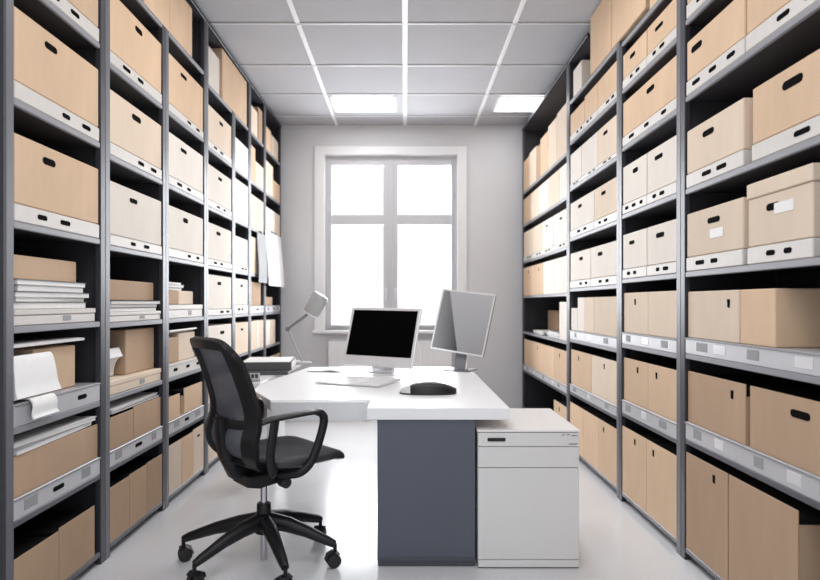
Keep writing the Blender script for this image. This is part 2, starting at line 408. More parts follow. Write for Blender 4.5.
def slots(bm, xs, z, L, h, y):
    for x in xs: add_prism(bm, stadium(x, z, L, h), y - .0012, y + .002, axis='y')
def make_box(side, yc, z, w, h, depth, col, label, group, hole=True, base=0.0, lid=False, inset=.012, seam=False, tag_plate=False, far=False, hx=None, name=None, yaw=0, nslot=2, opened=False, big=False):
    nm = name or ('archive_box' if base else 'cardboard_box')
    t = root(side, nm, label, 'box', yc, z, inset, group, yaw)
    rw = w / 2 - .001
    fy = .003 if base else .0
    bm = bmesh.new()
    zl = h - .06 if lid else h
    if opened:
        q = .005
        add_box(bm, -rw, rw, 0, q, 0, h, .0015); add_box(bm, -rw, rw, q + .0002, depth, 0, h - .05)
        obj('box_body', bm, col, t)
        bm = bmesh.new(); add_box(bm, -rw + .003, rw - .003, q + .0005, depth - q - .0005, h - .0495, h - .02, .003); obj('box_shade_slab', bm, 'box_shade', t)  # near-black slab in the open top: the box's inner shade put into colour
    else:
        add_box(bm, -rw + fy, rw - fy, fy, depth, base, zl, .004 if not far else .003)
        obj('box_body', bm, col, t)
    if base:
        bm = bmesh.new(); add_box(bm, -rw, rw, 0, depth + .004, 0, base - .002, .004)
        bt = obj('base_tray', bm, 'tray_white', t)
        bm = bmesh.new()
        fr = random.choice([-.22, -.1, .05])
        xs = [fr * w, (fr + .26) * w] if nslot == 2 else ([-.3 * w, 0, .3 * w] if nslot == 3 else [0.05 * w])
        for x in xs:
            L = min(.075, w * .15) * random.uniform(.75, 1.15)
            b2 = bmesh.new(); add_prism(b2, stadium(x, base * .52, L, min(.02, base * .34)), -.0012, .003, axis='y')
            obj('slot', b2, 'slot', bt)
        bm.free()
    if lid:
        bm = bmesh.new(); add_box(bm, -rw - .004 + fy, rw + .004 - fy, fy - .005, depth + .004, zl + .001, h, .004); obj('lid', bm, col, t)
    if hole:
        hw = min(.10, w * .24) if not far else min(.07, w * .2)
        hz = h - (.06 if h > .2 else .045) - (.05 if lid else 0)
        x = hx if hx is not None else random.uniform(-.12, .08)
        b2 = bmesh.new()
        if side > 0 and not big and not base:      # small upright finger tab near the top edge
            add_prism(b2, [(x * w - .011, hz + .022), (x * w - .009, hz - .012), (x * w + .009, hz - .014), (x * w + .011, hz + .022)], fy - .0014, fy + .003, axis='y')
        else: add_prism(b2, stadium(x * w, hz, hw * random.uniform(.85, 1.15), hw * random.uniform(.24, .32)), fy - .0014, fy + .003, axis='y')
        obj('hand_hole', b2, 'slot', t)
    if seam:
        b2 = bmesh.new(); add_box(b2, -.02, .02, fy - .0008, fy + .002, base + .002, zl - .002); obj('tape_strip', b2, 'tan', t)
    if tag_plate:
        b2 = bmesh.new(); add_box(b2, .04 - .06, .04 + .05, fy - .002, fy + .002, h - .14, h - .10, .001); obj('label_plate', b2, 'paper', t)
    return t
def make_tray(side, i, lv, a, b, z, h, label, group, ns=3, mtl='tray_grey', inset=.002):
    w = b - a; yc = (a + b) / 2
    t = root(side, 'shelf_tray', label, 'tray', yc, z, inset, group)
    bm = bmesh.new(); d = RD - .06
    add_box(bm, -w / 2, w / 2, 0, d, 0, h, .002)
    obj('tray_body', bm, mtl, t)
    bm = bmesh.new(); add_box(bm, -w / 2, w / 2, -.005, -.0005, h - .008, h, .0015); obj('tray_rim', bm, 'lip' if mtl == 'tray_grey' else mtl, t)
    for j in range(ns):
        x = (-.5 + (j + .5) / ns + random.uniform(-.05, .05)) * w
        b2 = bmesh.new(); L = random.uniform(.06, .1)
        if (j == 1 and side < 0) or (mtl != 'tray_grey' and j % 2 == 0): add_prism(b2, stadium(x, h * .5, L, .02), -.0012, .002, axis='y'); obj('slot', b2, 'slot', t)
        else: add_box(b2, x - L / 2, x + L / 2, -.0015, .002, h * .25, h * .78, .001); obj('label_holder', b2, 'alu' if j % 2 else 'paper_grey', t)
    return t
GL = 'archive boxes on the left rack'; GR = 'archive boxes on the right rack'

def row(side, i, lv, boxes, tray=None, base=0.0, ptop=.10, span=(0, 1)):
    """boxes: list of dicts / fractions near->far"""
    lo, hi, z, top = bay_geo(side, i, lv)
    W = hi - lo; lo, hi = lo + W * span[0], lo + W * span[1]; W = hi - lo
    zb = z
    if tray:
        make_tray(side, i, lv, lo, hi, z, tray, 'silver grey slotted tray under boxes, %s, %s' % (shelfname(side, i, lv), bayname(side, i)), 'shelf trays', ns=3 if W < 1.2 else 5)
        zb = z + tray + .001
    tot = sum(b.get('w', 1) for b in boxes); y = lo; nb = sum(1 for b in boxes if not b.get('skip'))
    j = 0
    for b in boxes:
        w = W * b.get('w', 1) / tot
        if not b.get('skip'):
            h = b.get('h', top - z - ptop) - (zb - z)
            col = b.get('c', 'tan'); bs = b.get('base', base)
            desc = b.get('d') or ('%s box with white base' % COLN[col] if bs else '%s %s box' % (b.get('adj', 'plain'), COLN[col]))
            label = '%s, %s, %s%s' % (desc, shelfname(side, i, lv), bayname(side, i), pos_phrase(j, nb))
            far = LB[i] > 4.6 if side < 0 else RB[i] > 4.6
            make_box(side, y + w / 2, zb, w - .003, h, b.get('depth', .37), col, label, GL if side < 0 else GR, hole=b.get('hole', True), base=bs,
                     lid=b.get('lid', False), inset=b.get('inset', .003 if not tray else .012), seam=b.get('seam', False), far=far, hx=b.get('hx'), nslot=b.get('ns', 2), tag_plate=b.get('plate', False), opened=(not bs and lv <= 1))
            j += 1
        y += w
def D(**k): return k
def sheets(side, yc, z, w, n, th, label_at, inset=.02, depth=.30, mtl='paper', group='loose paper bundles', name='paper_bundle'):
    """a pile of separate paper bundles, bottom to top"""
    zz = z
    for q in range(n):
        hh = th * random.uniform(.7, 1.3); ww = w * random.uniform(.9, 1.0); dd = depth * random.uniform(.9, 1)
        place = 'bottom' if q == 0 else ('topmost' if q == n - 1 else ORD[q])
        if n == 1: lab = 'white paper bundle ' + label_at
        else: lab = '%s white paper bundle of %s %s' % (place, NUM[n], label_at)
        t = root(side, name, lab, 'paper', yc + random.uniform(-.012, .012), zz, inset + random.uniform(-.012, .012), group, random.uniform(-.05, .05))
        bm = bmesh.new(); add_box(bm, -ww / 2, ww / 2, 0, dd, 0, hh - .0012, .002)
        ps = obj('paper_sheets', bm, mtl, t)
        bm = bmesh.new(); add_box(bm, -ww / 2 - .004, ww / 2 + .003, -.005, dd, hh - .001, hh, 0)
        obj('cover_sheet', bm, 'paper' if q % 2 else 'paper_grey', t)
        zz += hh + .0008
    return zz
def bent_paper(side, yc, z, w, prof, th, label, inset=0.0):
    """stack of sheets that bends: prof is (depth, height) points along the sheet from back to front"""
    t = root(side, 'bent_paper_stack', label, 'paper', yc, z, inset, 'loose paper bundles')
    P = smooth_path([(p[0], p[1], 0) for p in prof], 5)
    bm = bmesh.new(); up = []; dn = []
    for k_, p in enumerate(P):
        tt = (P[min(k_ + 1, len(P) - 1)] - P[max(k_ - 1, 0)]).normalized(); nrm = Vector((-tt.y, tt.x, 0))
        a, b = p + nrm * th / 2, p - nrm * th / 2
        f = 1 + .12 * (k_ / len(P)) ** 2
        up.append([bm.verts.new((s * w / 2 * f, a.x, a.y)) for s in (-1, 1)]); dn.append([bm.verts.new((s * w / 2 * f, b.x, b.y)) for s in (-1, 1)])
    fs = []
    for q in range(len(P) - 1):
        fs.append(bm.faces.new((up[q][0], up[q][1], up[q + 1][1], up[q + 1][0]))); fs.append(bm.faces.new((dn[q][0], dn[q + 1][0], dn[q + 1][1], dn[q][1])))
        fs.append(bm.faces.new((up[q][0], up[q + 1][0], dn[q + 1][0], dn[q][0]))); fs.append(bm.faces.new((up[q][1], dn[q][1], dn[q + 1][1], up[q + 1][1])))
    fs.append(bm.faces.new((up[0][0], dn[0][0], dn[0][1], up[0][1]))); fs.append(bm.faces.new((up[-1][0], up[-1][1], dn[-1][1], dn[-1][0])))
    bmesh.ops.recalc_face_normals(bm, faces=fs)
    obj('paper_sheets', bm, 'paper', t, smooth=True)
    return t
def flat_box(side, yc, z, w, h, d, label, inset=.01, m='tray_white', window=True):
    t = root(side, 'flat_box', label, 'box', yc, z, inset, 'flat document boxes')
    bm = bmesh.new(); add_box(bm, -w / 2, w / 2, 0, d, 0, h * .62, .003); obj('box_body', bm, m, t)
    bm = bmesh.new(); add_box(bm, -w / 2 - .002, w / 2 + .002, -.003, d, h * .62 + .001, h, .003); obj('lid', bm, m, t)
    if window:
        bm = bmesh.new(); add_box(bm, .05 * w, .05 * w + .06, -.0018, .002, h * .18, h * .55, .001); obj('label_holder', bm, 'paper_grey', t)
    return t

# ---- left rack, nearest bay
row(-1, 0, 6, [D(c='tan')], base=.068)
row(-1, 0, 5, [D(c='tan', hx=-.12)], base=.068)
row(-1, 0, 4, [D(c='tan', hx=-.14)], base=.068)
lo, hi, z, top = bay_geo(-1, 0, 3)
flat_box(-1, (lo + hi) / 2 - .01, z, hi - lo - .04, .062, .36, "grey flat document box under papers, left rack's nearest bay")
zz = sheets(-1, (lo + hi) / 2 - .03, z + .063, hi - lo - .12, 5, .021, "on the flat box, left rack's nearest bay", inset=.02)
make_box(-1, (lo + hi) / 2 - .03, zz + .001, .49, .095, .28, 'tan', "tan low box on top of papers, fourth shelf up, left rack's nearest bay", GL, hole=False, inset=.06)
lo, hi, z, top = bay_geo(-1, 0, 2)
make_tray(-1, 0, 2, lo, hi, z, .085, "silver grey slotted tray holding bent papers, third shelf up, left rack's nearest bay", 'shelf trays', 2)
make_box(-1, lo + .345, z + .087, .31, .185, .30, 'tan', "tan box behind bent papers, third shelf up, left rack's nearest bay", GL, hole=False, inset=.05)
bent_paper(-1, lo + .26, z + .281, .47, [(.30, .012), (.16, .016), (.05, .02), (.02, .016)], .010, "loose white sheets lying on a box, third shelf up, left rack's nearest bay")
bent_paper(-1, lo + .15, z + .088, .26, [(.034, .165), (.024, .15), (.014, .10), (.008, .05), (-.004, .012)], .022, "thick white paper stack bending over the tray, left rack's nearest bay", inset=.008)
bent_paper(-1, lo + .16, z + .087, .15, [(.10, .004), (.03, .006), (-.004, .004), (-.018, -.02), (-.016, -.055), (-.024, -.07)], .006, "crumpled white sheet hanging over the tray front, left rack's nearest bay", inset=-.0)
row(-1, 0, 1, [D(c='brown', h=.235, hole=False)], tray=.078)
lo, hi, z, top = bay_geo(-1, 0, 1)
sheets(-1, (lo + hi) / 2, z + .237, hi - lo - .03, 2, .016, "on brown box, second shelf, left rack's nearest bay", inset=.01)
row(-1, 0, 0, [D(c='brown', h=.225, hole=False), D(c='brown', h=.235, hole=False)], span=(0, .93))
# ---- left rack, second bay
row(-1, 1, 6, [D(c='tan')], base=.062)
row(-1, 1, 5, [D(c='tan_pale')], base=.062)
row(-1, 1, 4, [D(c='cream')], base=.055)
lo, hi, z, top = bay_geo(-1, 1, 3)
flat_box(-1, (lo + hi) / 2, z, hi - lo - .02, .05, .36, "white flat document box under papers, fourth shelf up, left rack's second bay")
zz = sheets(-1, (lo + hi) / 2 - .02, z + .051, hi - lo - .05, 3, .018, "on the flat box, left rack's second bay", inset=.012, depth=.33)
make_box(-1, (lo + hi) / 2 - .01, zz + .001, hi - lo - .05, .105, .28, 'brown', "brown box lying on white papers, fourth shelf up, left rack's second bay", GL, hole=False, inset=.04)
lo, hi, z, top = bay_geo(-1, 1, 2)
flat_box(-1, (lo + hi) / 2, z, hi - lo - .01, .07, .36, "tan topped flat tray box, third shelf up, left rack's second bay", m='tan_pale')
make_box(-1, (lo + hi) / 2 + .13, z + .072, hi - lo - .27, .24, .3, 'brown', "large brown box on a flat box, third shelf up, left rack's second bay", GL, hole=False, inset=.05)
bent_paper(-1, lo + .13, z + .074, .19, [(.06, .004), (.055, .05), (.04, .09), (.02, .115), (.0, .125)], .05, "flared white paper stack standing on a tray, left rack's second bay", inset=.06)
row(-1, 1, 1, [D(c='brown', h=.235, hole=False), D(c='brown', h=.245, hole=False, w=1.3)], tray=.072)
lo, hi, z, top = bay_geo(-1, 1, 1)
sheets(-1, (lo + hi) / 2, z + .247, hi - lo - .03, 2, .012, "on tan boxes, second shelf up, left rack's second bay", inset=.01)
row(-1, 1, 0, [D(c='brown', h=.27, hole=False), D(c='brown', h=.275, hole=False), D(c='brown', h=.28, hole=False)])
# ---- left rack, third bay
row(-1, 2, 6, [D(c='tan')], base=.05)
row(-1, 2, 5, [D(c='cream')], base=.055, ptop=.1)
row(-1, 2, 4, [D(c='cream')], base=.055, ptop=.1)
lo, hi, z, top = bay_geo(-1, 2, 3)
flat_box(-1, (lo + hi) / 2, z, hi - lo - .02, .085, .36, "white slotted flat box, fourth shelf up, left rack's third bay")
make_box(-1, lo + .405, z + .087, .30, .09, .24, 'tan_pale', "beige low box, fourth shelf up, left rack's third bay", GL, hole=False, inset=.05)
zz = sheets(-1, lo + .21, z + .178, .3, 3, .016, "on a low box, left rack's third bay", inset=.06, depth=.2)
make_box(-1, lo + .14, z + .087, .20, .088, .2, 'brown', "small brown box below papers, left rack's third bay", GL, hole=False, inset=.03)
lo, hi, z, top = bay_geo(-1, 2, 2)
make_tray(-1, 2, 2, lo, hi, z, .075, "white slotted tray, third shelf up, left rack's third bay", 'shelf trays', 3, 'tray_white')
make_box(-1, lo + .13, z + .077, .24, .16, .3, 'brown', "brown box, third shelf up, left rack's third bay, nearer of two", GL, hole=False, inset=.035)
make_box(-1, lo + .41, z + .077, .3, .18, .3, 'tan_pale', "pale tan box, third shelf up, left rack's third bay, farther of two", GL, hole=False, inset=.04)
bent_paper(-1, lo + .3, z + .262, .44, [(.24, .0), (.12, .0), (.04, .003), (-.01, .02)], .008, "white sheet lying across two boxes, left rack's third bay", inset=.03)
row(-1, 2, 1, [D(c='tan', h=.22, hole=False, w=.7), D(skip=1, w=.25), D(c='tan', h=.24, hole=False, w=1.2)], tray=.07)
row(-1, 2, 0, [D(c='tan_pale', h=.3, hole=False), D(c='tan', h=.3, hole=False), D(c='tan_pale', h=.31)])
# ---- left rack, further bays
row(-1, 3, 6, [D(c='tan_pale')], base=.05, ptop=.12)
row(-1, 3, 5, [D(c='cream')], base=.05)
row(-1, 3, 4, [D(c='cream')], base=.05, ptop=.09)
row(-1, 3, 3, [D(c='cream')], base=.05, ptop=.04)
row(-1, 3, 2, [D(c='cream')], base=.08, ptop=.05)
row(-1, 3, 1, [D(c='tan_pale', hole=False), D(c='tan_pale')], tray=.06)
row(-1, 3, 0, [D(c='tan_pale'), D(c='tan_pale')])
row(-1, 4, 6, [D(c='paper', hole=False, d='white smooth low box')], ptop=.17)
row(-1, 4, 5, [D(c='cream', hole=False, d='white tall box')], ptop=.06)
row(-1, 4, 4, [D(c='cream', hole=False)], base=.05, ptop=.11)
row(-1, 4, 3, [D(c='cream')], base=.08, ptop=.04)
row(-1, 4, 2, [D(c='tan_pale')], ptop=.05)
row(-1, 4, 1, [D(c='tan_pale'), D(c='tan')])
row(-1, 4, 0, [D(c='tan_pale'), D(c='tan')])
row(-1, 5, 6, [D(c='tan', w=.5, hole=False), D(c='tan_pale', h=.22, hole=False)], ptop=.1)
row(-1, 5, 5, [D(c='tan_pale', hole=False), D(c='tan_pale', hole=False)], ptop=.1)
row(-1, 5, 4, [D(c='tan_pale', hole=False), D(c='cream', hole=False)], ptop=.06)
row(-1, 5, 3, [D(c='brown', hole=False, w=1.6), D(skip=1, w=.3)], ptop=.05, tray=.07)
row(-1, 5, 2, [D(c='tan_pale', hole=False, w=1.4), D(c='cream', hole=False, w=.7), D(c='tan_pale', hole=False)], ptop=.05)
row(-1, 5, 1, [D(c='tan_pale'), D(c='tan')])
row(-1, 6, 6, [D(c='tan_pale', hole=False), D(c='tan', hole=False, h=.2)], ptop=.1)
row(-1, 6, 5, [D(c='cream', hole=False, w=1.4), D(c='tan_pale', hole=False)], ptop=.12)
row(-1, 6, 4, [D(c='cream', hole=False), D(c='tan_pale', hole=False)], ptop=.06)
row(-1, 6, 3, [D(c='brown', hole=False, h=.16), D(skip=1, w=1)], ptop=.05, tray=.07)
row(-1, 6, 2, [D(c='cream', hole=False, w=.5), D(c='tan_pale', hole=False, w=.6), D(skip=1, w=.6)], ptop=.06)
row(-1, 6, 1, [D(c='tan_pale'), D(c='tan')])
# left top shelf
def top_box(side, y0, y1, z, h, col, label, inset=.01, depth=.38, name='cardboard_box', seam=False):
    return make_box(side, (y0 + y1) / 2, z + LT / 2 + .001, y1 - y0, h, depth, col, label, GL if side < 0 else GR, hole=False, inset=inset, name=name, seam=seam)
top_box(-1, 3.33, 4.09, LZ[1][7], .34, 'tan', "large tan carton spanning two bays on top shelf, left rack, nearest there", seam=True)
top_box(-1, 4.43, 4.69, LZ[3][7], .29, 'cream', "white box on top shelf, left rack's fourth bay, beside tall brown carton")
top_box(-1, 4.76, 5.50, LZ[3][7], .41, 'tan', "tall brown carton on top shelf, left rack, between white box and small cartons", inset=.01)
for a_, b_, h_, c_, q in ((5.66, 5.90, .26, 'tan_pale', 'nearest'), (5.93, 6.10, .33, 'brown', 'second'), ):
    top_box(-1, a_, b_, LZ[5][7], h_, c_, "%s of four small cartons on top shelf, left rack's far end" % q)
for a_, b_, h_, c_, q in ((6.26, 6.5, .24, 'tan', 'third'), (6.53, 6.86, .22, 'tan_pale', 'last')):
    top_box(-1, a_, b_, LZ[6][7], h_, c_, "%s of four small cartons on top shelf, left rack's far end" % q)

# ---- right rack, nearest bay (near -> far)
def rrow(i, lv, boxes, ypos, tray=None, base=0.0, **kw):
    """explicit y ranges on the right rack"""
    lo, hi, z, top = bay_geo(1, i, lv); n = len(boxes); zb = z
    if tray:
        make_tray(1, i, lv, lo, hi, z, tray, 'silver grey slotted tray under boxes, %s, %s' % (shelfname(1, i, lv), bayname(1, i)), 'shelf trays', 5); zb += tray + .001
    for j, (b, (a_, b_)) in enumerate(zip(boxes, ypos)):
        h = b.get('h', top - z - .085) - (zb - z); col = b.get('c', 'tan'); bs = b.get('base', base)
        desc = b.get('d') or ('%s box with white base' % COLN[col] if bs else 'plain %s box' % COLN[col])
        make_box(1, (a_ + b_) / 2, zb, b_ - a_, h, .37, col, '%s, %s, %s%s' % (desc, shelfname(1, i, lv), bayname(1, i), pos_phrase(j, n)), GR,
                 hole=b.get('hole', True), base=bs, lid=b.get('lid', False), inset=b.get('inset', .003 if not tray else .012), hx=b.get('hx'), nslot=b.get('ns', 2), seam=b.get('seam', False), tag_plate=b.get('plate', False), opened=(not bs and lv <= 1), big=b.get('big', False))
f0 = RB[1] - PW - .006
rrow(0, 6, [D(), D()], [(1.79, 2.36), (2.37, f0)], base=.07)
rrow(0, 5, [D(ns=2), D(ns=3, hx=-.3)], [(1.79, 2.385), (2.392, f0)], base=.07)
rrow(0, 4, [D(c='tan', h=.285, hx=-.05), D(c='tan_pale', h=.275)], [(1.80, 2.345), (2.40, f0)], base=.068)
rrow(0, 3, [D(c='tan_pale', h=.315, lid=True, d='lidded tan box, white base', plate=True), D(c='tan_pale', h=.275, plate=True)], [(1.99, 2.375), (2.405, f0)], base=.068)
rrow(0, 2, [D(c='tan', h=.295, hole=False), D(c='tan_pale', h=.295, hx=.32)], [(2.207, 2.44), (2.445, f0)], tray=.075)
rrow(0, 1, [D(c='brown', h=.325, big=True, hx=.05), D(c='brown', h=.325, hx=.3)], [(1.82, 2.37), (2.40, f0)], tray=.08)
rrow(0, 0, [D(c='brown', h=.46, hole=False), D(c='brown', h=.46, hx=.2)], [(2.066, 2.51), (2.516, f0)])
# ---- right rack, second bay
row(1, 1, 6, [D(c='tan'), D(c='tan')], base=.055, ptop=.06)
row(1, 1, 5, [D(c='tan', ns=3)], base=.06, ptop=.06)
row(1, 1, 4, [D(c='cream'), D(c='cream', ns=3)], base=.06)
row(1, 1, 3, [D(c='cream'), D(c='cream')], base=.06)
row(1, 1, 2, [D(c='tan_pale', hole=False), D(c='tan_pale', hx=-.0)], tray=.07, ptop=.06)
row(1, 1, 1, [D(c='tan', hx=-.2), D(c='tan', hx=.1)], tray=.075, ptop=.06)
row(1, 1, 0, [D(c='tan', hx=-.25), D(c='tan', hx=.05)], ptop=.06)
# ---- right rack, third bay
row(1, 2, 6, [D(c='tan', hole=False), D(c='tan', hole=False, w=.8), D(c='tan', hole=False, h=.22)], base=.05, ptop=.07)
row(1, 2, 5, [D(c='tan_pale'), D(c='cream', hole=False), D(c='cream', w=.8, hole=False)], ptop=.08, base=.03)
row(1, 2, 4, [D(c='tan_pale', w=.9), D(c='cream', w=1.2)], base=.06)
row(1, 2, 3, [D(c='cream'), D(c='cream')], base=.06)
row(1, 2, 2, [D(c='tan_pale', hole=False, w=1.3), D(c='tan_pale', hole=False, w=.6), D(c='cream', hole=False, w=.5, d='white upright folder box'), D(c='cream', hole=False, w=.5, d='white upright folder box', h=.25)], tray=.07, ptop=.05)
row(1, 2, 1, [D(c='tan_pale'), D(c='tan')], tray=.06, ptop=.06)
row(1, 2, 0, [D(c='tan', hx=-.2), D(c='tan', hole=False), D(c='tan', hole=False)], ptop=.06)
# ---- right rack, last bay
row(1, 3, 6, [D(c='tan_pale', hole=False, h=.42), D(c='tan_pale', hole=False, h=.40), D(c='tan', hole=False, h=.37), D(c='brown', hole=False, h=.33, w=.6), D(c='tan_pale', hole=False, h=.36), D(c='tan', hole=False, h=.34)])
row(1, 3, 5, [D(c='cream', hole=False, w=.6), D(c='tan_pale', hole=False), D(c='cream', hole=False), D(c='tan_pale', hole=False), D(c='tan', hole=False)], ptop=.06)
row(1, 3, 4, [D(c='cream'), D(c='cream'), D(c='tan_pale', hole=False), D(c='tan_pale', hole=False)], ptop=.07, base=.05)
row(1, 3, 3, [D(c='cream', hole=False, w=.8), D(c='cream', hole=False, w=.8), D(c='tan', w=.8), D(c='tan')], ptop=.05)
lo, hi, z, top = bay_geo(1, 3, 2)
make_box(1, lo + .14, z, .26, .33, .36, 'cream', "white tall box beside papers, third shelf up, right rack's last bay", GR, hole=False, inset=.01)
make_box(1, lo + .95, z, .5, .24, .16, 'brown', "dim brown box at the back, third shelf up, right rack's last bay, nearer of two", GR, hole=False, inset=.24)
make_box(1, lo + 1.45, z, .42, .24, .16, 'brown', "dim brown box at the back, third shelf up, right rack's last bay, farther of two", GR, hole=False, inset=.24)
sheets(1, lo + .55, z, .42, 3, .017, "on third shelf up, right rack's last bay", inset=.02, depth=.2)
sheets(1, lo + 1.2, z, .55, 2, .016, "farther back, third shelf, right rack's last bay", inset=.02, depth=.2)
row(1, 3, 1, [D(c='tan'), D(c='tan', hole=False), D(c='tan'), D(c='tan', hole=False)], tray=.06, ptop=.06)
row(1, 3, 0, [D(c='tan', h=.3), D(skip=1, w=3.2)])
# right top shelf
top_box(1, 3.36, 3.905, RZ[1][7] + .03, .42, 'tan', "tall tan carton above the right rack's second bay, nearer of two", inset=-.004)
top_box(1, 3.915, 4.36, RZ[2][7], .42, 'tan', "tall tan carton above the right rack's third bay, farther of two", inset=-.004)
top_box(1, 2.99, 3.34, RZ[1][7], .36, 'tan', "tan carton above right rack's second bay, in front of two taller cartons", inset=.01)
top_box(1, 4.62, 4.85, RZ[2][7], .22, 'cream', "white box under the rack top beside tall cartons, right rack's third bay")

# papers hanging from the left rack near the window
def hanging(name, pts_y, z0, z1, x, m, label, tilt):
    t = thing(name, label, 'paper', (x, (pts_y[0] + pts_y[1]) / 2, z0), 0)
    w = (pts_y[1] - pts_y[0]) / 2; h = z1 - z0
    bm = bmesh.new(); n = 8; A = []
    for q in range(n + 1):
        v = q / n; xx = tilt * (1 - v) ** 1.4 + .006 * math.sin(v * 5)
        A.append([[bm.verts.new((xx + o + tilt * s * .25, s * w, v * h)) for o in (0, .004)] for s in (-1, 1)])
    fs = []
    for q in range(n):
        a, b = A[q], A[q + 1]
        fs.append(bm.faces.new((a[0][1], a[1][1], b[1][1], b[0][1]))); fs.append(bm.faces.new((a[0][0], b[0][0], b[1][0], a[1][0])))
        fs.append(bm.faces.new((a[0][0], a[0][1], b[0][1], b[0][0]))); fs.append(bm.faces.new((a[1][0], b[1][0], b[1][1], a[1][1])))
    fs.append(bm.faces.new((A[0][0][0], A[0][1][0], A[0][1][1], A[0][0][1]))); fs.append(bm.faces.new((A[n][0][0], A[n][0][1], A[n][1][1], A[n][1][0])))
    bmesh.ops.recalc_face_normals(bm, faces=fs)
    obj('sheet', bm, m, t, smooth=True)
    bm = bmesh.new(); add_box(bm, -.012, .008, -w * .3, w * .3, h + .001, h + .02, .003); obj('clip', bm, 'alu_dark', t)
hanging('hanging_paper', (6.14, 6.84), 1.42, 1.985, XL + .022, 'paper', 'large white sheet hanging on the left rack near the window', .03)
hanging('hanging_folder', (5.80, 6.13), 1.44, 1.93, XL + .016, 'paper_grey', 'grey folder hanging on the left rack beside the white sheet', .01)

# ------------------------------------------------------------------ desk
desk = thing('desk', 'white L-shaped office desk on a slate grey pedestal', 'desk', (0, 0, 0))
ZD = .75
def arc(cx, cy, r, a0, a1, n=8): return [(cx + r * math.cos(a0 + (a1 - a0) * q / n), cy + r * math.sin(a0 + (a1 - a0) * q / n)) for q in range(n + 1)]
bm = bmesh.new()
add_prism(bm, [(-.178, 2.80), (.49, 2.80), (.49, 4.26), (.40, 4.60), (-.73, 4.60), (-.88, 3.62), (-.85, 3.36), (-.68, 3.03), (-.178, 3.03)], ZD - .056, ZD, .004, 2)
obj('desktop', bm, 'white', desk)
bm = bmesh.new()   # front apron of the side wing, rounded at its right upper corner
add_prism(bm, [(-.675, ZD - .104), (-.182, ZD - .104)] + arc(-.207, ZD - .031, .025, 0, PI / 2, 5) + [(-.675, ZD - .006)], 3.012, 3.029, .003, 2, axis='y')
obj('apron', bm, 'white', desk)
bm = bmesh.new(); add_box(bm, -.13, .33, 2.815, 3.45, .03, ZD - .058, .003); obj('pedestal', bm, 'slate', desk)
bm = bmesh.new(); add_box(bm, -.128, .328, 2.822, 3.44, .002, .0295, .002); obj('plinth', bm, 'slate_dark', desk)
bm = bmesh.new(); add_box(bm, -.128, .328, 2.811, 2.8148, .031, .048, .001); obj('kick_strip', bm, 'slate_dark', desk)
bm = bmesh.new(); add_box(bm, -.16, -.11, 4.40, 4.45, .001, ZD - .0565, .003); obj('leg', bm, 'white', desk)
# low side table behind
st = thing('side_table', 'white side table behind the desk holding notebooks and lamp', 'table', (-1.06, 4.4, 0))
bm = bmesh.new(); add_box(bm, -.12, .165, -.66, .82, .70, .742, .004, 2); o_ = obj('tabletop', bm, 'white', st)
bm = bmesh.new(); add_box(bm, .06, .12, -.06, .3, .012, .699, .004); obj('leg', bm, 'white', st)
bm = bmesh.new(); add_box(bm, -.02, .15, -.14, .5, .0, .0115, .003); obj('foot', bm, 'white', st)

# ------------------------------------------------------------------ cabinet beside the desk
cb = thing('drawer_cabinet', 'white two-drawer office cabinet beside the slate desk pedestal', 'cabinet', (.577, 2.80, 0))
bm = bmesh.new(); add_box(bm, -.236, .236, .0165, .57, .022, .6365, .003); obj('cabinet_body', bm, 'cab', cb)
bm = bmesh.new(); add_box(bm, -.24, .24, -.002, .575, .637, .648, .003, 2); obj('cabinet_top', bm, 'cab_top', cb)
bm = bmesh.new(); add_box(bm, -.234, .234, .004, .56, .001, .0215, .002); obj('base', bm, 'slate_dark', cb)
dw = []
for nm, z0, z1 in (('drawer', .570, .634), ('drawer', .472, .567), ('door', .042, .469), ('kick_panel', .006, .039)):
    bm = bmesh.new(); add_box(bm, -.236, .236, 0, .0155, z0, z1, .003, 2); dw.append(obj(nm, bm, 'cab', cb))
bm = bmesh.new(); add_box(bm, -.192, -.108, -.0045, .002, .594, .611, .003); obj('handle', bm, 'black', dw[0])
bm = bmesh.new()
for x0, x1, z in ((.155, .168, .622), (.178, .192, .623), (.200, .226, .619), (.188, .226, .580)): add_box(bm, x0, x1, -.0012, .002, z, z + .0045)
obj('maker_mark', bm, 'alu_dark', dw[0])

# ------------------------------------------------------------------ computer
def screen_set(name, label, cat, loc, yaw, tilt, roll, w, h, zc, bez, chin, scr, frame_m, thick=.02):
    t = thing(name, label, cat, loc, yaw)
    R = Matrix.Translation((0, 0, zc)) @ Matrix.Rotation(-tilt, 4, 'X') @ Matrix.Rotation(roll, 4, 'Y')
    bm = bmesh.new(); add_box(bm, -w / 2, w / 2, 0, thick, 0, h, .006, 2); bmesh.ops.transform(bm, matrix=R, verts=bm.verts)
    hs = obj('housing', bm, frame_m, t)
    bm = bmesh.new(); add_box(bm, -w / 2 + bez, w / 2 - bez, -.0015, .004, chin, h - bez)
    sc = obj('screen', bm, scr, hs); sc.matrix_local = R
    return t, hs, R
yaw = math.radians(-26)
im, hs, R = screen_set('desktop_computer', 'white all-in-one computer with blank black screen on the desk', 'computer', (-.20, 4.10, ZD + .001), yaw, math.radians(19), math.radians(.8), .55, .425, .055, .022, .072, 'screen', 'alu')
bm = bmesh.new(); add_prism(bm, arc(0, .05, .12, 0, 2 * PI, 20)[:-1], 0, .007, .002); 
bmesh.ops.scale(bm, vec=(1.15, .75, 1), verts=bm.verts); obj('stand_foot', bm, 'alu', im)
bm = bmesh.new(); add_prism(bm, [(.03, .008), (.12, .008), (.135, .25), (.115, .25), (.09, .03), (.03, .018)], -.085, .085, .003, axis='x'); obj('stand_neck', bm, 'alu', im)
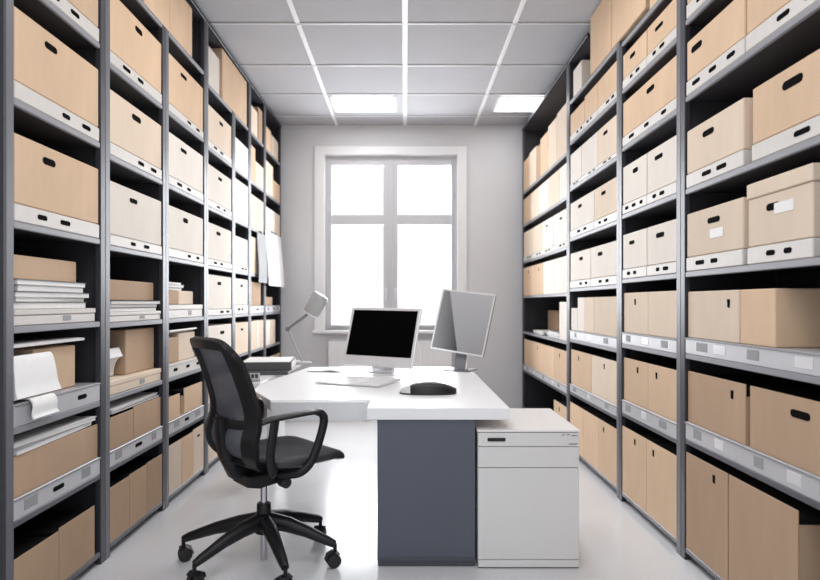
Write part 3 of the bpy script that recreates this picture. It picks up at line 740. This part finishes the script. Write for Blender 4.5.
mon, hs2, R2 = screen_set('monitor', 'thin square grey-screened monitor on a stand at the desk corner', 'monitor', (.362, 4.27, ZD + .001), math.radians(-29), math.radians(15), math.radians(6.5), .42, .455, .135, .012, .012, 'screen_grey', 'alu_dark', .022)
bm = bmesh.new()
for d in ((-.21, .21, 0, .012), (-.21, .21, .443, .455), (-.21, -.198, .012, .443), (.198, .21, .012, .443)): add_box(bm, d[0], d[1], -.003, .0, d[2], d[3], .001)
ob = obj('bezel', bm, 'alu', hs2); ob.matrix_local = R2
bm = bmesh.new(); add_prism(bm, [(.06, .008), (.095, .008), (.16, .27), (.135, .27)], -.045, .045, .003, axis='x'); obj('stand_neck', bm, 'alu_dark', mon)
bm = bmesh.new(); add_prism(bm, [(.057, .008), (.0965, .008), (.162, .27), (.132, .27)], .046, .056, .002, axis='x'); obj('neck_cover', bm, 'white', mon)
bm = bmesh.new(); add_box(bm, -.12, .09, .01, .19, 0, .0075, .003); obj('stand_foot', bm, 'alu_dark', mon)

kb = thing('keyboard', 'flat white keyboard lying in front of the computer', 'keyboard', (-.285, 3.70, ZD + .001), math.radians(-23))
bm = bmesh.new(); add_prism(bm, [(-.16, .003), (.16, .003), (.16, .018), (-.16, .009)], -.215, .215, .002, axis='x'); obj('keyboard_body', bm, 'alu', kb)
bm = bmesh.new(); sl = .009 / .32
for rr in range(5):
    for cc in range(13):
        x0 = -.205 + cc * .0317; y0 = -.145 + rr * .058; z0 = .009 + (y0 + .16) * sl
        add_box(bm, x0, x0 + .029, y0, y0 + .054, z0 - .001, z0 + .0034)
obj('keys', bm, 'white', kb)['label'] = 'rows of white keys'
# big computer mouse
ms = thing('computer_mouse', 'large black computer mouse with silver white tip on the desk', 'mouse', (.125, 3.25, ZD + .001), math.radians(3))
def dome(cond, lift, m, nm, par, base=0):
    bm = bmesh.new(); NU, NV = 28, 14; g = {}
    for a in range(NU + 1):
        u = -1 + 2 * a / NU
        hl = .155
        wd = .075 * (max(0, 1 - abs(u) ** 3.2)) ** .5 * (1.0 - .28 * max(0, -u))
        top = .056 * (max(0, 1 - ((u - .05) / 1.06) ** 2)) ** .62 * (1 - .18 * max(0, u)) if abs((u - .05) / 1.06) < 1 else 0
        for b in range(NV + 1):
            v = -1 + 2 * b / NV
            g[a, b] = bm.verts.new((u * hl, v * wd, base + .008 + lift + top * (max(0, 1 - abs(v) ** 2.6)) ** .6))
    for a in range(NU):
        for b in range(NV):
            u = -1 + 2 * (a + .5) / NU; v = -1 + 2 * (b + .5) / NV
            if cond(u, v): bm.faces.new((g[a, b], g[a + 1, b], g[a + 1, b + 1], g[a, b + 1]))
    bmesh.ops.delete(bm, geom=[v for v in bm.verts if not v.link_faces], context='VERTS')
    return obj(nm, bm, m, par, smooth=True)
tip = lambda u, v: u < -.62 + .5 * max(0, v * .6 + .2) 
dome(lambda u, v: not tip(u, v), 0, 'black', 'mouse_shell', ms)
dome(tip, 0, 'alu', 'mouse_tip', ms)
bm = bmesh.new(); pts = []
for a in range(29):
    u = -1 + 2 * a / 28; pts.append((u * .155, -.075 * (max(0, 1 - abs(u) ** 3.2)) ** .5 * (1 - .28 * max(0, -u))))
pts = pts + [(x, -y) for x, y in pts[-2:0:-1]]
add_prism(bm, pts, 0, .008); obj('mouse_base', bm, 'rubber', ms)
bm = bmesh.new(); add_box(bm, -.02, .11, -.004, .004, .0632, .0650, .0008); obj('centre_ridge', bm, 'alu_dark', ms)

# notebooks, papers, phone on the side table
def notebook(loc, rz, w, d, h, label):
    t = thing('notebook', label, 'notebook', loc, rz, 'notebooks on the side table')
    bm = bmesh.new(); add_box(bm, -w / 2, w / 2, -d / 2, d / 2, 0, .005, .001); add_box(bm, -w / 2, w / 2, -d / 2, d / 2, h - .005, h, .001); add_box(bm, -w / 2, -w / 2 + .006, -d / 2, d / 2, .0045, h - .0045)
    add_box(bm, -w / 2, w / 2, -d / 2, -d / 2 + .006, .0045, h - .0045)
    obj('cover', bm, 'book', t)
    bm = bmesh.new(); add_box(bm, -w / 2 + .0065, w / 2 - .004, -d / 2 + .0065, d / 2 - .004, .0051, h - .0051); obj('pages', bm, 'paper', t)
    return t
ZT = .743
notebook((-1.0, 4.36, ZT), .06, .36, .46, .022, 'bottom dark notebook of the pile on the side table')
t = notebook((-1.0, 4.42, ZT + .023), .10, .36, .42, .056, 'thick dark notebook with pale sheet on top of the pile')
tp = thing('paper_sheet', 'pale sheet lying on the thick notebook', 'paper', (-1.0, 4.42, ZT + .0795), .10)
bm = bmesh.new(); add_box(bm, -.165, .165, -.195, .195, 0, .003, .001); obj('sheet', bm, 'paper', tp)
sp = thing('paper_roll', 'curled white sheet on the desk beside the notebook pile', 'paper', (-.56, 4.34, ZD + .001), -.15)
bm = bmesh.new(); A = []
for q in range(15):
    u = q / 14; x = -.13 + .26 * u; zz_ = .004 + .03 * max(0, u - .35) ** 1.5 * 1.6
    A.append([bm.verts.new((x, s * .09, zz_ + dz)) for s in (-1, 1) for dz in (0, .003)])
for q in range(14):
    a, b = A[q], A[q + 1]
    for f in ((a[1], b[1], b[3], a[3]), (a[0], a[2], b[2], b[0]), (a[0], b[0], b[1], a[1]), (a[2], a[3], b[3], b[2])): bm.faces.new(f)
bm.faces.new((A[0][0], A[0][1], A[0][3], A[0][2])); bm.faces.new((A[14][0], A[14][2], A[14][3], A[14][1]))
obj('sheet', bm, 'paper', sp, smooth=True)
ph = thing('desk_phone', 'dark flat phone on the white side table behind the chair', 'phone', (-1.02, 3.86, ZT), .25)
bm = bmesh.new(); add_prism(bm, [(-.09, 0), (.09, 0), (.09, .035), (-.09, .014)], -.085, .085, .004, axis='x'); obj('phone_body', bm, 'paper_grey', ph)
bm = bmesh.new(); add_tube(bm, smooth_path([(-.055, -.085, .05), (-.055, -.06, .062), (-.055, 0, .064), (-.055, .06, .066), (-.055, .085, .056)], 4), [.017] + [.016] * 15 + [.017], 10)
obj('handset', bm, 'black', ph, smooth=True)
bm = bmesh.new()
for a_ in range(3):
    for b_ in range(4): add_box(bm, .005 + a_ * .025, .022 + a_ * .025, -.05 + b_ * .025, -.035 + b_ * .025, .018 + b_ * .003, .026 + b_ * .003)
obj('keypad', bm, 'black', ph)
# desk lamp
lp = thing('desk_lamp', 'grey jointed desk lamp standing behind the notebooks', 'lamp', (-.95, 4.88, ZT), 0)
PX = 600 / 4.88
def lpt(px, py): return ((px - 405) / PX + .95, 0, HC + (303 - py) / PX - ZT)
bm = bmesh.new(); add_lathe(bm, [(.075, 0), (.08, .005), (.075, .018), (.02, .024)], 24, at=(lpt(302, 0)[0], 0, 0)); obj('lamp_base', bm, 'lamp', lp, smooth=True)
b0 = lpt(302, 362); e0 = lpt(288, 329); s0 = lpt(312, 311)
bm = bmesh.new()
for dy in (-.014, .014): add_tube(bm, [(b0[0], dy, .024), (e0[0], dy, e0[2])], .006, 8)
obj('lower_arm', bm, 'lamp', lp, smooth=True)
bm = bmesh.new()
for dy in (-.011, .011): add_tube(bm, [(e0[0], dy, e0[2]), (s0[0], dy, s0[2])], .011, 8)
obj('upper_arm', bm, 'alu_dark', lp, smooth=True)
bm = bmesh.new(); add_lathe(bm, [(.017, -.022), (.019, -.018), (.019, .018), (.017, .022)], 16, mtx=Matrix.Rotation(PI / 2, 4, 'X'), at=e0); obj('elbow_joint', bm, 'alu_dark', lp, smooth=True)
tp_ = lpt(322, 294); ax = (Vector(tp_) - Vector(s0)).normalized()
q = Vector((0, 0, 1)).rotation_difference(ax).to_matrix().to_4x4()
bm = bmesh.new(); add_lathe(bm, [(.028, -.03), (.058, -.026), (.066, -.01), (.070, .05), (.071, .10), (.068, .135), (.058, .152), (.02, .157)], 28, mtx=q, at=s0); sd = obj('lamp_shade', bm, 'lamp', lp, smooth=True)
bm = bmesh.new(); add_lathe(bm, [(.04, -.036), (.060, -.034), (.064, -.026), (.05, -.024)], 28, mtx=q, at=s0); obj('shade_rim', bm, 'white', sd, smooth=True)

# ------------------------------------------------------------------ office chair (local +x is the way it faces)
ch = thing('office_chair', 'black mesh-back swivel office chair at the white desk', 'chair', (-.672, 2.858, 0), math.radians(41))
PZ = [(.500, -.03), (.515, -.09), (.545, -.145), (.585, -.178), (.635, -.186), (.70, -.168), (.77, -.168), (.86, -.192), (.94, -.220), (1.02, -.252), (1.09, -.280)]
HWD = [(.462, .15), (.475, .19), (.51, .228), (.56, .25), (.62, .254), (.70, .246), (.78, .238), (.86, .232), (.94, .226), (1.02, .218), (1.085, .208)]
def interp(T, v):
    n = len(T) - 1; f = v * n; i = min(int(f), n - 1); t = f - i
    p = [T[max(0, min(n, i + k_))] for k_ in (-1, 0, 1, 2)]
    return [.5 * (2 * p[1][c] + (p[2][c] - p[0][c]) * t + (2 * p[0][c] - 5 * p[1][c] + 4 * p[2][c] - p[3][c]) * t * t + (p[3][c] - p[0][c] + 3 * (p[1][c] - p[2][c])) * t ** 3) for c in (0, 1)]
NU, NV = 32, 60
def bp(u, v):
    z_, s_ = interp(PZ, v); s_ -= .02; hw = interp(HWD, v)[1]
    zt = z_
    if v > .86: zt -= .05 * ((v - .86) / .14) ** 1.0 * abs(u) ** 5
    return Vector((s_ + .05 * abs(u) ** 2 * min(1, v * 3), u * hw, zt))
def back_surface(cond, th, off, m, nm):
    bm = bmesh.new(); g = {}
    for a in range(NU + 1):
        for b in range(NV + 1):
            p = bp(-1 + 2 * a / NU, b / NV); g[a, b] = bm.verts.new(p + Vector((off, 0, 0)))
    for a in range(NU):
        for b in range(NV):
            if cond(-1 + 2 * (a + .5) / NU, (b + .5) / NV): bm.faces.new((g[a, b], g[a + 1, b], g[a + 1, b + 1], g[a, b + 1]))
    bmesh.ops.delete(bm, geom=[v for v in bm.verts if not v.link_faces], context='VERTS')
    if th:
        bmesh.ops.recalc_face_normals(bm, faces=bm.faces)
        bmesh.ops.solidify(bm, geom=bm.faces[:], thickness=th)
    o = obj(nm, bm, m, ch, smooth=True)
    return o
inside = lambda u, v: abs(u) < .66 and .20 < v < .93
fr = back_surface(lambda u, v: not inside(u, v), .026, 0, 'black', 'back_frame')
bv = fr.modifiers.new('bevel', 'BEVEL'); bv.width = .007; bv.segments = 2; bv.limit_method = 'ANGLE'
back_surface(lambda u, v: abs(u) < .86 and .12 < v < .975, .002, .0, 'mesh', 'back_mesh')
# lumbar bar + lower spine visible through the mesh
bm = bmesh.new(); add_tube(bm, smooth_path([(-.125, -.17, .70), (-.158, -.09, .70), (-.172, 0, .70), (-.158, .09, .70), (-.125, .17, .70)], 4), [(.006, .022)] * 17, 10); 
bmesh.ops.translate(bm, vec=(-.036, 0, 0), verts=bm.verts); obj('lumbar_bar', bm, 'black', ch, smooth=True)
bm = bmesh.new(); add_prism(bm, [(-.24, .72), (-.19, .72), (-.17, .60), (-.15, .50), (-.05, .46), (-.05, .43), (-.17, .44), (-.222, .55)], -.03, .03, .006, axis='y'); 
for v in bm.verts: v.co.x -= 0.0
obj('back_spine', bm, 'black', ch, smooth=True)
# seat
bm = bmesh.new(); NA, NR = 48, 12
def seat_pt(r, a):
    c, s = math.cos(a), math.sin(a); n = 3.2
    rad = (abs(c) ** n + abs(s) ** n) ** (-1 / n)
    x, y = .245 * rad * c * r, .238 * rad * s * r
    return x + .135, y
rows_ = []
prof = [(0, 1.0), (.5, 1.0), (.8, .985), (.92, .9), (.98, .65), (1.0, .3), (.985, 0), (.9, -.25), (0, -.3)]
for rr, hz in prof[:]:
    ring = []
    for a in range(NA):
        x, y = seat_pt(max(rr, .001), 2 * PI * a / NA)
        z_ = .492 + .04 * hz - .035 * max(0, (x - .25) / .12) ** 1.6 + .012 * (y / .24) ** 2 + (.010 * max(0, (-x) / .16))
        ring.append(bm.verts.new((x, y, z_)))
    rows_.append(ring)
for a_, b_ in zip(rows_, rows_[1:]):
    for q in range(NA): bm.faces.new((a_[q], a_[(q + 1) % NA], b_[(q + 1) % NA], b_[q]))
bmesh.ops.remove_doubles(bm, verts=bm.verts, dist=.002); bmesh.ops.recalc_face_normals(bm, faces=bm.faces)
obj('seat', bm, 'black_soft', ch, smooth=True)
# mechanism under the seat
bm = bmesh.new(); add_prism(bm, [(-.13, .455), (.16, .455), (.14, .43), (.04, .395), (-.06, .385), (-.12, .40)], -.085, .085, .01, axis='y'); obj('tilt_mechanism', bm, 'black', ch)
bm = bmesh.new(); add_lathe(bm, [(.02, 0), (.026, .006), (.026, .05), (.02, .056)], 18, mtx=Matrix.Rotation(PI / 2, 4, 'X'), at=(.045, -.086, .405)); obj('tension_knob', bm, 'rubber', ch, smooth=True)
bm = bmesh.new(); add_lathe(bm, [(.016, .02), (.016, .39)], 18); obj('gas_column', bm, 'chrome', ch, smooth=True)
bm = bmesh.new(); add_lathe(bm, [(.03, .145), (.042, .15), (.05, .18), (.05, .235), (.034, .245), (.033, .285), (.029, .29)], 24); obj('base_hub', bm, 'black', ch, smooth=True)
# armrests: pad, forward post sweeping down and back, rear strut
for s in (-1, 1):
    yy = s * .245
    bm = bmesh.new()
    path = smooth_path([(-.155, yy, .722), (-.10, yy, .732), (.02, yy, .738), (.11, yy, .740), (.158, yy, .732), (.178, yy, .702), (.168, yy, .65), (.140, yy, .575), (.10, yy, .505), (.05, yy * .93, .468), (.0, yy * .6, .455)], 5)
    if s > 0: path = [Vector((p.x * .62 if p.x > 0 else p.x, p.y, p.z)) for p in path]
    n = len(path); rad = []
    for q in range(n):
        f = q / (n - 1)
        rad.append((.031, .012) if f < .36 else ((.025, .018) if f < .5 else (.017, .021)))
    rad[0] = (.018, .008)
    add_tube(bm, path, rad, 14)
    ar = obj('armrest', bm, 'black', ch, smooth=True)
    bm = bmesh.new(); add_tube(bm, smooth_path([(-.075, yy, .724), (-.085, yy, .66), (-.095, yy * .97, .56), (-.07, yy * .9, .49), (-.02, yy * .55, .455)], 4), [(.012, .022)] * 17, 10); obj('arm_strut', bm, 'black', ar, smooth=True)
# five star base
rel = math.radians(41)
for deg, R_ in ((176, .395), (226, .35), (299, .33), (354, .345), (52, .37)):
    a = math.radians(deg) - rel; ca, sa = math.cos(a), math.sin(a)
    bm = bmesh.new()
    path = [(ca * r_, sa * r_, z_) for r_, z_ in ((.03, .205), (.12, .19), (R_ * .6, .162), (R_ - .03, .118), (R_, .105))]
    add_tube(bm, path, [(.036, .040), (.034, .036), (.029, .028), (.022, .021), (.017, .017)], 10)
    lg = obj('base_leg', bm, 'black', ch, smooth=True)
    ca_off = a + .5
    bm = bmesh.new()
    for sd_ in (-1, 1):
        mt = Matrix.Rotation(ca_off, 4, 'Z') @ Matrix.Translation((-.008, sd_ * .016, .034)) @ Matrix.Rotation(PI / 2, 4, 'X')
        add_lathe(bm, [(.026, -.011), (.032, -.008), (.033, 0), (.032, .008), (.026, .011)], 20, mtx=mt, at=(ca * R_, sa * R_, 0))
    wl = obj('caster', bm, 'rubber', lg, smooth=True)
    bm = bmesh.new(); add_lathe(bm, [(.009, .035), (.009, .108)], 10, at=(ca * R_, sa * R_, 0))
    mt = Matrix.Rotation(ca_off, 4, 'Z')
    add_tube(bm, [mt @ Vector((x_, 0, z_)) + Vector((ca * R_, sa * R_, 0)) for x_, z_ in ((-.045, .035), (-.035, .06), (-.008, .072), (.018, .062))], [(.03, .004)] * 4, 8)
    obj('caster_fork', bm, 'black', lg, smooth=True)

# ------------------------------------------------------------------ camera, world, light
cam = bpy.data.cameras.new('camera'); co = bpy.data.objects.new('camera', cam); C.objects.link(co)
co.location = (0, 0, HC); co.rotation_euler = (PI / 2, 0, 0)
cam.sensor_width = 36; cam.lens = 600 / 820 * 36; cam.shift_x = 5 / 820; cam.shift_y = 13 / 820
cam.dof.use_dof = True; cam.dof.focus_distance = 2.9; cam.dof.aperture_fstop = 2.2
cam.clip_start = .05
bpy.context.scene.camera = co
w = bpy.data.worlds.new('world'); bpy.context.scene.world = w; w.use_nodes = True
bg = w.node_tree.nodes['Background']; bg.inputs['Color'].default_value = (.92, .955, 1, 1); bg.inputs['Strength'].default_value = 1.15
area('window_daylight', (-.165, YW + .55, 1.95), 1.6, 2.1, 205, (.94, .97, 1), (-PI / 2 + .4, 0, 0))
sc = bpy.context.scene
sc.view_settings.view_transform = 'Standard'; sc.view_settings.look = 'None'; sc.view_settings.exposure = 0; sc.view_settings.gamma = 1
sc.cycles.use_denoising = True
sc.cycles.max_bounces = 8; sc.cycles.diffuse_bounces = 4
